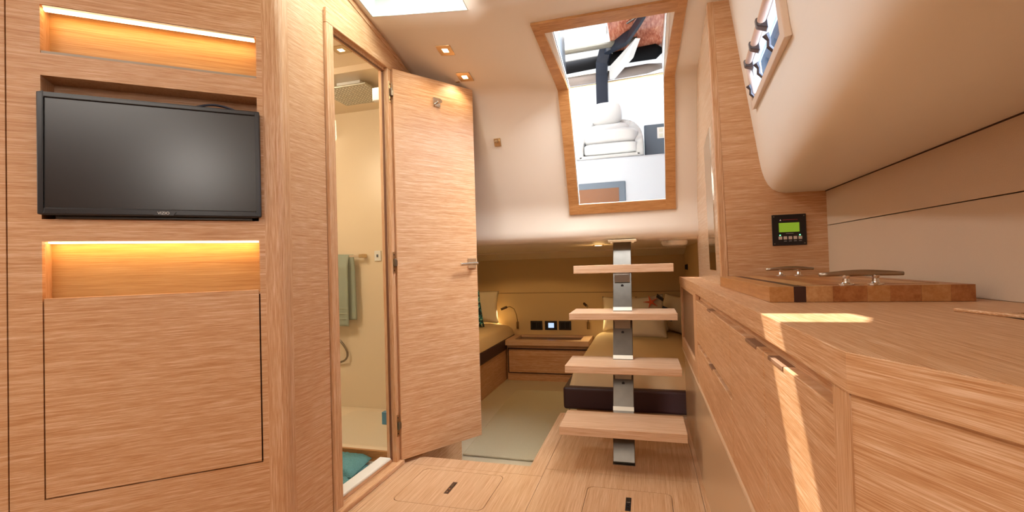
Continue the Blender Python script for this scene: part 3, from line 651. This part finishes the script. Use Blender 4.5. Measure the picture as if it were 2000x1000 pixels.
for k in (0, 4):
    a = pr(.225+k*.145, .33); M().tube([(a[0], yp-.006, a[2]), (a[0], yp-.008, a[2])], .002, 10).build('indicator_light', emit('green led', (.1, 1, .25), 8), cp)
for u, v in ((.06, .06), (.94, .06), (.06, .94), (.94, .94)):
    a = pr(u, v); M().tube([(a[0], yp-.006, a[2]), (a[0], yp-.0072, a[2])], .0025, 10).build('screw', STEEL, cp)
m = M(); a = pr(.25, .80); m.prism([(a[0]-.003, yp-.0063, a[2]), (a[0]+.003, yp-.0063, a[2]), (a[0], yp-.0063, a[2]+.007)], (0, .0004, 0)); m.build('maker_mark', plain('white print', (.8, .8, .8), .5), cp)
PB(M(), .32, .76, .815, .835, .006, .0063).build('title_line', plain('red print', (.25, .03, .03), .5), cp)
PB(M(), .40, .62, .375, .39, .006, .0063).build('caption_line', plain('grey caption', (.35, .33, .33), .6), cp)

# ================================================================== AFT CABIN
YB = 5.29
struct(M().box(-2.4, .45, 2.272, YB, LOW-.03, LOW).build('floor_aft_cabin', LOWF), 'pale lower floor of the aft cabin')
wbk = struct(M().box(-2.4, .45, YB, YB+.03, LOW, .667).box(-2.4, .45, YB, YB+.03, .672, 1.075).build('wall_back', GOLDW), 'cream fabric headboard wall of the aft cabin')
M().box(-2.4, .45, YB+.02, YB+.035, LOW, 1.2).build('seam_backing', DARKG, wbk)
struct(M().box(-2.4, .45, 2.99, 5.05, 1.137, 1.16).hexa([(-2.4, 5.02, 1.125), (.45, 5.02, 1.125), (.45, YB, 1.06), (-2.4, YB, 1.06), (-2.4, 5.02, 1.15), (.45, 5.02, 1.15), (.45, YB, 1.10), (-2.4, YB, 1.10)]).build('ceiling_aft_cabin', CREAM))
struct(M().box(.40, .42, 3.0, YB, LOW, 1.14).build('wall_aft_cabin_right', GOLDW))
struct(M().box(-2.42, -2.40, 2.8, YB, LOW, 1.14).build('wall_aft_cabin_left', GOLDW))
sp = thing('coat_peg', 'small black knob on the aft cabin side wall', 'peg', (.395, 4.9, .93))
M().tube([(.3995, 4.9, .93), (.375, 4.9, .93)], [.03, .022], 16).build('knob', BLACKM, sp)
# cabinet between beds
nc_ = thing('bedside_cabinet', 'low oak cabinet between the two beds', 'cabinet', (-1.05, 5.1, LOW))
M().box(-1.482, -.60, 4.92, YB-.001, LOW, .1345).build('carcass', WH, nc_)
M().box(-1.46, -.62, 4.905, 4.92, -.16, .085).build('drawer', WH, nc_, bevel=.002)
M().box(-1.475, -.60, 4.9175, 4.921, -.172, .098).build('drawer_gap', DARKG, nc_)
m = M().box(-1.484, -.586, 4.86, 4.94, .135, .19).box(-1.484, -.586, 5.24, YB-.001, .135, .19).box(-1.484, -1.40, 4.94, 5.24, .135, .19).box(-.68, -.586, 4.94, 5.24, .135, .19)
m.build('top', WX, nc_, bevel=.002)
M().box(-1.399, -.681, 4.941, 5.239, .13, .168).build('recessed_tray', plain('dark brown lid', (.10, .035, .02), .3), nc_)
# outlet panels
for i, (x0, x1) in enumerate(((-1.30, -1.16), (-1.13, -.99), (-.968, -.828))):
    lab = ['left blank black control plate above the bedside cabinet', 'middle black control plate with lit blue screen', 'right blank black control plate above the bedside cabinet'][i]
    t = thing('control_plate', lab, 'control plate', ((x0+x1)/2, YB, .295), 'black plates on the headboard wall')
    M().box(x0, x1, YB-.008, YB-.0005, .245, .348).build('plate', BLACK, t, bevel=.002)
    if i == 1: M().box(x0+.04, x1-.035, YB-.010, YB-.008, .27, .325).build('screen', emit('blue lcd', (.45, .65, 1), 1.0), t)
    else: M().box(x0+.02, x0+.065, YB-.010, YB-.008, .262, .33).box(x1-.065, x1-.02, YB-.010, YB-.008, .262, .33).build('switch', BLACKM, t, bevel=.001)
def reading(x, lab, dirx):
    t = thing('reading_lamp', lab, 'reading lamp', (x, YB, .30), 'gooseneck reading lamps')
    M().tube([(x, YB-.022, .26), (x, YB-.022, .34)], .014, 14).box(x-.008, x+.008, YB-.02, YB-.0005, .28, .32).build('wall_mount', plain('bronze mount', (.30, .20, .10), .3, 1), t, bevel=.001)
    if dirx: pts = [(x, YB-.022, .34), (x-.008, YB-.03, .42), (x-.03, YB-.05, .49), (x-.07, YB-.08, .52), (x-.10, YB-.10, .515)]; hd = [(x-.10, YB-.10, .518), (x-.165, YB-.13, .492)]
    else: pts = [(x, YB-.022, .34), (x, YB-.03, .42), (x, YB-.06, .50), (x-.008, YB-.10, .53)]; hd = [(x-.03, YB-.08, .55), (x+.01, YB-.14, .525)]
    M().tube(pts, .004, 8).build('gooseneck', plain('bronze tube', (.22, .15, .08), .35, 1), t, smooth=True)
    M().tube(hd, .014, 14).build('lamp_head', plain('bronze lamp head', (.12, .08, .05), .35, .8), t)
    l = bpy.data.lights.new('reading_glow', 'SPOT'); l.energy = 6; l.color = (1, .74, .36); l.spot_size = 2.2; l.spot_blend = .8; l.shadow_soft_size = .015
    o = bpy.data.objects.new('reading_glow', l); COL.objects.link(o); v = Vector(hd[1]); dd = (Vector(hd[1])-Vector(hd[0])).normalized(); o.location = v+dd*.01
    o.rotation_euler = (dd+Vector((0, .25, -.6))).to_track_quat('-Z', 'Y').to_euler()
reading(-1.45, 'gooseneck reading lamp bent over the left bed', True); reading(-.635, 'gooseneck reading lamp behind the stair treads over the right bed', False)
# ceiling fittings of the aft cabin
t = thing('ceiling_light', 'round recessed downlight in the low aft cabin ceiling', 'ceiling light', (-.345, 3.69, 1.137))
def ringp(x, y, z, r0, r1, h, n=24):
    m = M()
    for k in range(n):
        a, b = 2*math.pi*k/n, 2*math.pi*(k+1)/n
        P = lambda r, q, zz: (x+r*math.cos(q), y+r*math.sin(q), zz)
        m.hexa([P(r0, a, z-h), P(r1, a, z-h), P(r1, b, z-h), P(r0, b, z-h), P(r0, a, z), P(r1, a, z), P(r1, b, z), P(r0, b, z)])
    return m
ringp(-.345, 3.69, 1.137, .028, .042, .006).build('bezel', BRASS, t)
M().tube([(-.345, 3.69, 1.137), (-.345, 3.69, 1.131)], .028, 20).build('diffuser', LAMPM, t)
l = bpy.data.lights.new('cabin_glow', 'POINT'); l.energy = .8; l.color = (1, .58, .20); l.shadow_soft_size = .04
o = bpy.data.objects.new('cabin_glow', l); COL.objects.link(o); o.location = (-.345, 3.69, 1.06)
l = bpy.data.lights.new('cabin_glow', 'SPOT'); l.energy = 13; l.color = (1, .62, .25); l.spot_size = 2.7; l.shadow_soft_size = .04
o = bpy.data.objects.new('cabin_glow', l); COL.objects.link(o); o.location = (-1.2, 4.2, 1.12)  # spot added to brighten the cabin; it has no fitting
dm = thing('dome_light', 'round white dome light on the low aft cabin ceiling', 'dome light', (.20, 3.44, 1.137))
M().tube([(.20, 3.44, 1.1365), (.20, 3.44, 1.12), (.20, 3.44, 1.105), (.20, 3.44, 1.098)], [.088, .088, .078, .05], 28).build('cover', plain('white opal plastic', (.80, .76, .68), .3), dm, smooth=False, bevel=.003)
# rug
tag(M().prism([(-1.20, 2.90, LOW+.001), (-.66, 2.90, LOW+.001), (-.66, 4.5, LOW+.001), (-1.28, 4.5, LOW+.001)], (0, 0, .014)).build('rug', RUG, bevel=.005), 'sage green carpet runner on the lower cabin floor', 'rug')
# beds
def bed(x0, x1, y0, y1, zf0, zf1, zm, lab, basex, poly=None):
    t = thing('bed', lab, 'bed', ((x0+x1)/2, (y0+y1)/2, LOW), 'single beds in the aft cabin')
    M().box(basex[0], basex[1], y0+.06, y1, LOW, zf0).build('base', WH, t)
    M().box(x0, x1, y0, y1, zf0, zf1).build('bed_frame', LEATHER, t, bevel=.02, seg=4)
    m = M(); X0, X1, Y0, Y1 = x0+.035, x1-.005, y0+.04, y1-.01
    def f(u, v):
        # rounded slab: superellipse section
        a = u*2-1; b = v*2-1
        e = (1-abs(a)**7)*(1-abs(b)**14)
        return (lerp(X0, X1, u), lerp(Y0, Y1, v), zf1-.02+(zm-zf1+.02)*max(0, e)**.3 + .003*math.sin(17*u+9*v)*e)
    m.grid(f, 40, 60); o = m.build('mattress', SHEET, t, smooth=True)
    return t
bed(-.585, .385, 3.27, YB-.01, -.02, .135, .265, 'bed behind the stair post', (-.50, .38))
bed(-2.38, -1.485, 2.96, YB-.01, .075, .20, .345, 'bed glimpsed past the open door edge', (-2.38, -1.50))
# pillows
def pillow(name, loc, w, h, th, rx, rz, mat, lab, cat='pillow', group=None, ry=0):
    t = thing(name, lab, cat, loc, group)
    m = M(); n = 24
    def f(s):
        def g(u, v):
            a, b = u*2-1, v*2-1
            e = max(0, (1-abs(a)**2.6)*(1-abs(b)**2.6))**.42
            sx = 1-.05*(1-abs(a))*0-.06*(1-b*b)*0
            px = a*w/2*(1-.07*(1-b*b)*(-1 if False else 1)*abs(a)); pz = b*h/2*(1-.07*(1-a*a)*abs(b))
            return (px, s*th/2*e*(1+.10*math.sin(5*a+3*b+loc[0]*9)*e), pz)
        return g
    m.grid(f(-1), n, n); m.grid(f(1), n, n)
    R = Matrix.Translation(Vector(loc)) @ Matrix.Rotation(rz, 4, 'Z') @ Matrix.Rotation(rx, 4, 'X') @ Matrix.Rotation(ry, 4, 'Y') @ Matrix.Translation((0, 0, h/2))
    bmesh.ops.transform(m.bm, matrix=R, verts=m.bm.verts)
    o = m.build('cushion', mat, t, smooth=True); return t, R
r = math.radians
pillow('pillow', (-1.90, 4.95, .362), .62, .38, .16, r(-18), r(25), SHEET2, 'ivory bed pillow standing by the left reading lamp', group='bed pillows', ry=r(4))
TQ = bpy.data.materials.new('turquoise coral print'); TQ.use_nodes = True
_t = TQ.node_tree; _p = _t.nodes['Principled BSDF']; _tc = _t.nodes.new('ShaderNodeTexCoord'); _v = _t.nodes.new('ShaderNodeTexNoise'); _v.inputs['Scale'].default_value = 16; _v.inputs['Distortion'].default_value = 2.5
_c = _t.nodes.new('ShaderNodeValToRGB'); _e = _c.color_ramp.elements; _e[0].position = .42; _e[0].color = (.01, .03, .05, 1); _e[1].position = .6; _e[1].color = (.60, .58, .42, 1); _k = _e.new(.5); _k.color = (.03, .30, .30, 1)
_c.color_ramp.interpolation = 'CONSTANT'
_t.links.new(_tc.outputs['Object'], _v.inputs['Vector']); _t.links.new(_v.outputs[0], _c.inputs[0]); _t.links.new(_c.outputs[0], _p.inputs['Base Color']); _p.inputs['Roughness'].default_value = .8
pillow('cushion', (-1.79, 4.55, .352), .40, .40, .14, r(-14), r(48), TQ, 'turquoise patterned cushion beside the open door edge', 'cushion')
pillow('pillow', (-.28, 5.08, .270), .36, .37, .14, r(-14), r(0), SHEET2, 'ivory bed pillow behind the steel stair post', group='bed pillows')
pillow('pillow', (.22, 5.12, .270), .30, .38, .13, r(-16), r(-20), SHEET2, 'ivory bed pillow in the right corner behind the starfish cushion', group='bed pillows', ry=r(12))
STP = plain('off white printed cotton', (.66, .60, .50), .85, bump=.3, bs=40)
t, R = pillow('cushion', (.0, 4.94, .270), .42, .38, .12, r(-12), r(3), STP, 'white cushion with an orange starfish print', 'cushion', ry=r(-6))
def onp(R, u, v, off): return R @ Vector((u, off, v))
m = M(); pts = []; cu, cv = .075, .112
for k in range(10):
    rr = .078 if k % 2 == 0 else .018; a = math.radians(90+36*k+10); pts.append(onp(R, cu+rr*math.cos(a), cv+rr*math.sin(a)*.9, -.072))
m.prism(pts, R.to_3x3() @ Vector((0, .04, 0))); m.build('starfish_print', plain('coral orange print', (.62, .12, .05), .8), t)
m = M()
for k in range(6): m.tube([onp(R, .14+.012*k*.8, .155-.008*k, -.038), onp(R, .155+.012*k*.8, .19-.01*k, -.02)], .006, 6)
m.build('striped_corner', plain('dark grey fringe', (.06, .06, .07), .8), t)
t, R = pillow('cushion', (-.02, 4.60, .275), .40, .30, .13, r(-30), r(0), STP, 'white cushion with dark lettering lying before the starfish cushion', 'cushion')
m = M()
for k in range(9):
    x0 = -.09+k*.021
    m.tube([onp(R, x0+.010*math.cos(a)+.004*q, .095+.010*math.sin(a), -.066) for q, a in enumerate([0, .9, 1.8, 2.8, 3.8, 4.8])], .0026, 5)
m.build('lettering', plain('dark thread', (.05, .035, .03), .8), t, smooth=True)
m = M()
for k in range(6): m.tube([onp(R, .165+.006*k, .155-.024*k, -.035), onp(R, .215+.006*k, .140-.024*k, -.02)], [.012, .009], 8)
m.build('striped_tassels', plain('dark grey cotton fringe', (.05, .055, .07), .8), t)

# ================================================================== COCKPIT (seen through the hatch)
dk = struct(M().box(-1.6, 1.2, 2.96, 4.55, 1.24, 1.26).build('floor_cockpit', WHITE), 'white cockpit sole outside the companionway')
cb = thing('helm_console', 'white cockpit console below the helm seat', 'console', (-.2, 5.4, 1.26))
M().box(-1.2, .245, 4.95, 6.3, 1.2, 2.085).build('body', plain('cool white gelcoat', (.46, .49, .54), .35), cb, bevel=.03, seg=4)
o = M().box(-1.25, -.168, 4.93, 4.95, 1.2, 1.83).build('door_frame', GREYB, cb, bevel=.008)
M().box(-1.25, -.235, 4.925, 4.93, 1.2, 1.765).build('door_panel', plain('brown acrylic', (.17, .065, .025), .2), o)
gb = thing('switch_box', 'blue grey cockpit cabinet with a white double switch', 'cabinet', (.3, 5.3, 2.085))
M().box(.036, .75, 5.25, 5.6, 2.0865, 2.47).build('body', GREYB, gb, bevel=.01)
o = M().box(.17, .25, 5.243, 5.25, 2.31, 2.43).build('switch_plate', WHITE, gb, bevel=.004)
for z_ in (2.325, 2.38): M().box(.19, .23, 5.239, 5.243, z_, z_+.035).build('rocker', plain('ivory rocker', (.7, .7, .6), .4), o, bevel=.002)
# helm seat
hs_ = thing('helm_chair', 'white upholstered helm chair with rounded back seen through the hatch', 'chair', (-.33, 5.2, 2.085))
ZS = 2.088
def blob(name, cx, cy, cz, sx, sy, sz, p=4, parent=hs_, mat=SEATW, par2=None):
    m = M(); n = 28
    def sg(v, e): return math.copysign(abs(v)**e, v)
    e = 2/p
    m.grid(lambda u, v: (cx+sx*sg(math.cos(-math.pi/2+math.pi*v), e)*sg(math.cos(2*math.pi*u), e), cy+sy*sg(math.cos(-math.pi/2+math.pi*v), e)*sg(math.sin(2*math.pi*u), e), cz+sz*sg(math.sin(-math.pi/2+math.pi*v), e)), n*2, n)
    return m.build(name, mat, parent, smooth=True)
# shell: outer rounded body (arch silhouette), open toward us
m = M(); prof3 = []
def arch(u):   # u 0..1 left to right silhouette (x, z)
    a = math.pi*(1-u); return (-.325+.355*math.copysign(abs(math.cos(a))**.62, math.cos(a)), 2.09+.50*abs(math.sin(a))**.62)
outl = [arch(k/24) for k in range(25)]
inl = [(-.325+(x+.325)*.76, 2.09+(z-2.09)*.80) for x, z in outl]
for k in range(24):
    (xa, za), (xb, zb) = outl[k], outl[k+1]; (xc, zc), (xd, zd) = inl[k+1], inl[k]
    y0 = 5.0+.30*min(1, max(0, (za-2.27)/.3)); y1 = 5.0+.30*min(1, max(0, (zb-2.27)/.3))
    m.hexa([(xa, y0, za), (xb, y1, zb), (xc, y1, zc), (xd, y0, zd), (xa, 5.55, za), (xb, 5.55, zb), (xc, 5.55, zc), (xd, 5.55, zd)])
m.build('shell', plain('grey white moulded shell', (.46, .465, .47), .4), hs_, bevel=.02, seg=3, smooth=True)
M().box(-.62, -.03, 5.40, 5.52, 2.09, 2.56).build('back_panel', SEATW, hs_, bevel=.03)
M().box(-.645, -.005, 5.0, 5.5, 2.09, 2.135).build('seat_base', SEATW, hs_, bevel=.012)
blob('seat_bolster', -.312, 5.14, 2.195, .278, .17, .058, 7)
blob('seat_cushion', -.312, 5.22, 2.335, .285, .20, .088, 4.5)
blob('backrest', -.335, 5.34, 2.41, .235, .12, .14, 3.2)
o = blob('headrest', -.358, 5.30, 2.645, .168, .08, .13, 3.2)
m = M()
for k in range(8): m.box(-.428+k*.018, -.416+k*.018, 5.2195, 5.2225, 2.665, 2.679)
m.build('embroidered_name', plain('grey stitching', (.60, .59, .58), .7), o)
# black bent support post
ps = thing('roof_support', 'dark blue bent support post rising behind the helm chair', 'post', (-.39, 5.6, 2.1))
def bent(pts, w, dy, name, mat):
    m = M()
    L = []; n = len(pts)
    for i, (x, y, z) in enumerate(pts):
        a = Vector(pts[max(i-1, 0)]); b = Vector(pts[min(i+1, n-1)]); t = (b-a).normalized(); s = Vector((0, 1, 0)).cross(t).normalized(); s = s if s.x > 0 else -s
        c = 1.0; p = Vector((x, y, z)); L.append([p-s*w/2, p+s*w/2, p+s*w/2+Vector((0, dy, 0)), p-s*w/2+Vector((0, dy, 0))])
    for A, B in zip(L, L[1:]): m.hexa(A+B)
    return m.build(name, mat, ps, bevel=.004)
bent([(-.43, 5.62, 2.087), (-.425, 5.62, 3.22), (-.418, 5.60, 3.36), (-.36, 5.52, 3.50)], .135, .12, 'lower_post', NAVY)
bent([(-.36, 5.52, 3.50), (-.10, 5.15, 3.42), (.03, 4.75, 3.39), (.10, 4.5, 3.37)], .13, .10, 'upper_arm', NAVY)
M().prism([(-.33, 5.60, 3.15), (-.33, 5.60, 3.30), (-.02, 5.1, 3.36), (-.10, 5.3, 3.25)], (.05, .02, 0)).build('gusset', SEATW, ps)
# hardtop; its unseen forward part is added to block sun through the hatch
ht = thing('hardtop', 'reddish brown glossy hardtop roof over the cockpit', 'roof', (0, 4.4, 3.5))
HTB = wood('glossy red brown veneer', (30, 6, 30), dark=(.20, .045, .025), mid=(.36, .12, .07), light=(.50, .24, .16), rough=.1)
M().box(-.30, 1.238, 2.78, 5.9, 3.50, 3.56).build('panel', HTB, ht, bevel=.01)
M().box(-1.6, -.305, 2.78, 4.45, 3.50, 3.56).build('sun_block_panel', WHITE, ht, bevel=.01)  # out of view, reaching aft far enough to stop the sun
M().box(.27, .38, 3.0, 5.95, 3.40, 3.50).box(-1.5, -.3, 4.9, 4.98, 3.38, 3.46).build('edge_beam', WHITE, ht, bevel=.02)
M().tube([(-.30, 4.55, 3.485), (-.10, 4.45, 3.485), (.05, 4.62, 3.485), (.05, 4.85, 3.485), (-.1, 5.0, 3.485)], .012, 8).tube([(.05, 4.62, 3.485), (.2, 4.5, 3.485)], .012, 8).build('handrail', CHROME, ht, smooth=True)
fb = thing('furled_canvas', 'black and grey furled canvas rolls hung under the hardtop', 'canvas', (-.3, 5.7, 3.3))
M().tube([(-1.3, 5.72, 3.40), (-.9, 5.72, 3.41), (-.3, 5.70, 3.43), (.2, 5.68, 3.44), (.27, 5.68, 3.44)], [.07, .075, .07, .085, .03], 16).build('black_roll', plain('black canvas', (.006, .006, .007), .8, spec=.1, bump=.5, bs=20), fb, smooth=True)
M().tube([(-1.3, 5.80, 3.25), (-.5, 5.79, 3.27), (.1, 5.78, 3.29), (.27, 5.78, 3.30)], [.055, .06, .055, .03], 16).build('grey_roll', plain('grey brown canvas', (.22, .18, .16), .7, bump=.5, bs=20), fb, smooth=True)
M().tube([(-1.3, 5.82, 3.175), (.3, 5.82, 3.225)], .012, 8).build('rail', BRASS, fb)
M().tube([(-1.3, 5.4, 3.46), (.0, 5.4, 3.48)], .035, 10).build('upper_roll', plain('olive canvas', (.10, .09, .07), .7), fb)
# left glazed side screen of the cockpit
ss = thing('side_screen', 'dark framed glass windscreen at the left of the companionway', 'windscreen', (-.6, 3.6, 2.2))
m = M(); A0 = Vector((-.52, 3.0, 1.9))
m.hexa([(-.50, 3.02, 1.9), (-.485, 3.02, 1.9), (-.675, 4.55, 2.55), (-.69, 4.55, 2.55), (-.50, 3.0, 2.5), (-.485, 3.0, 2.5), (-.675, 4.4, 3.4), (-.69, 4.4, 3.4)])
m.build('frame', GREYB, ss)

cs = thing('side_light_blocker', 'unseen grey panel added beside the cockpit to block sky light', 'blocker', (1.25, 4.7, 1.26))
M().box(1.24, 1.26, 2.75, 6.5, 1.26, 3.5).build('panel', GREYB, cs)  # added out of view to keep starboard sky off the helm chair
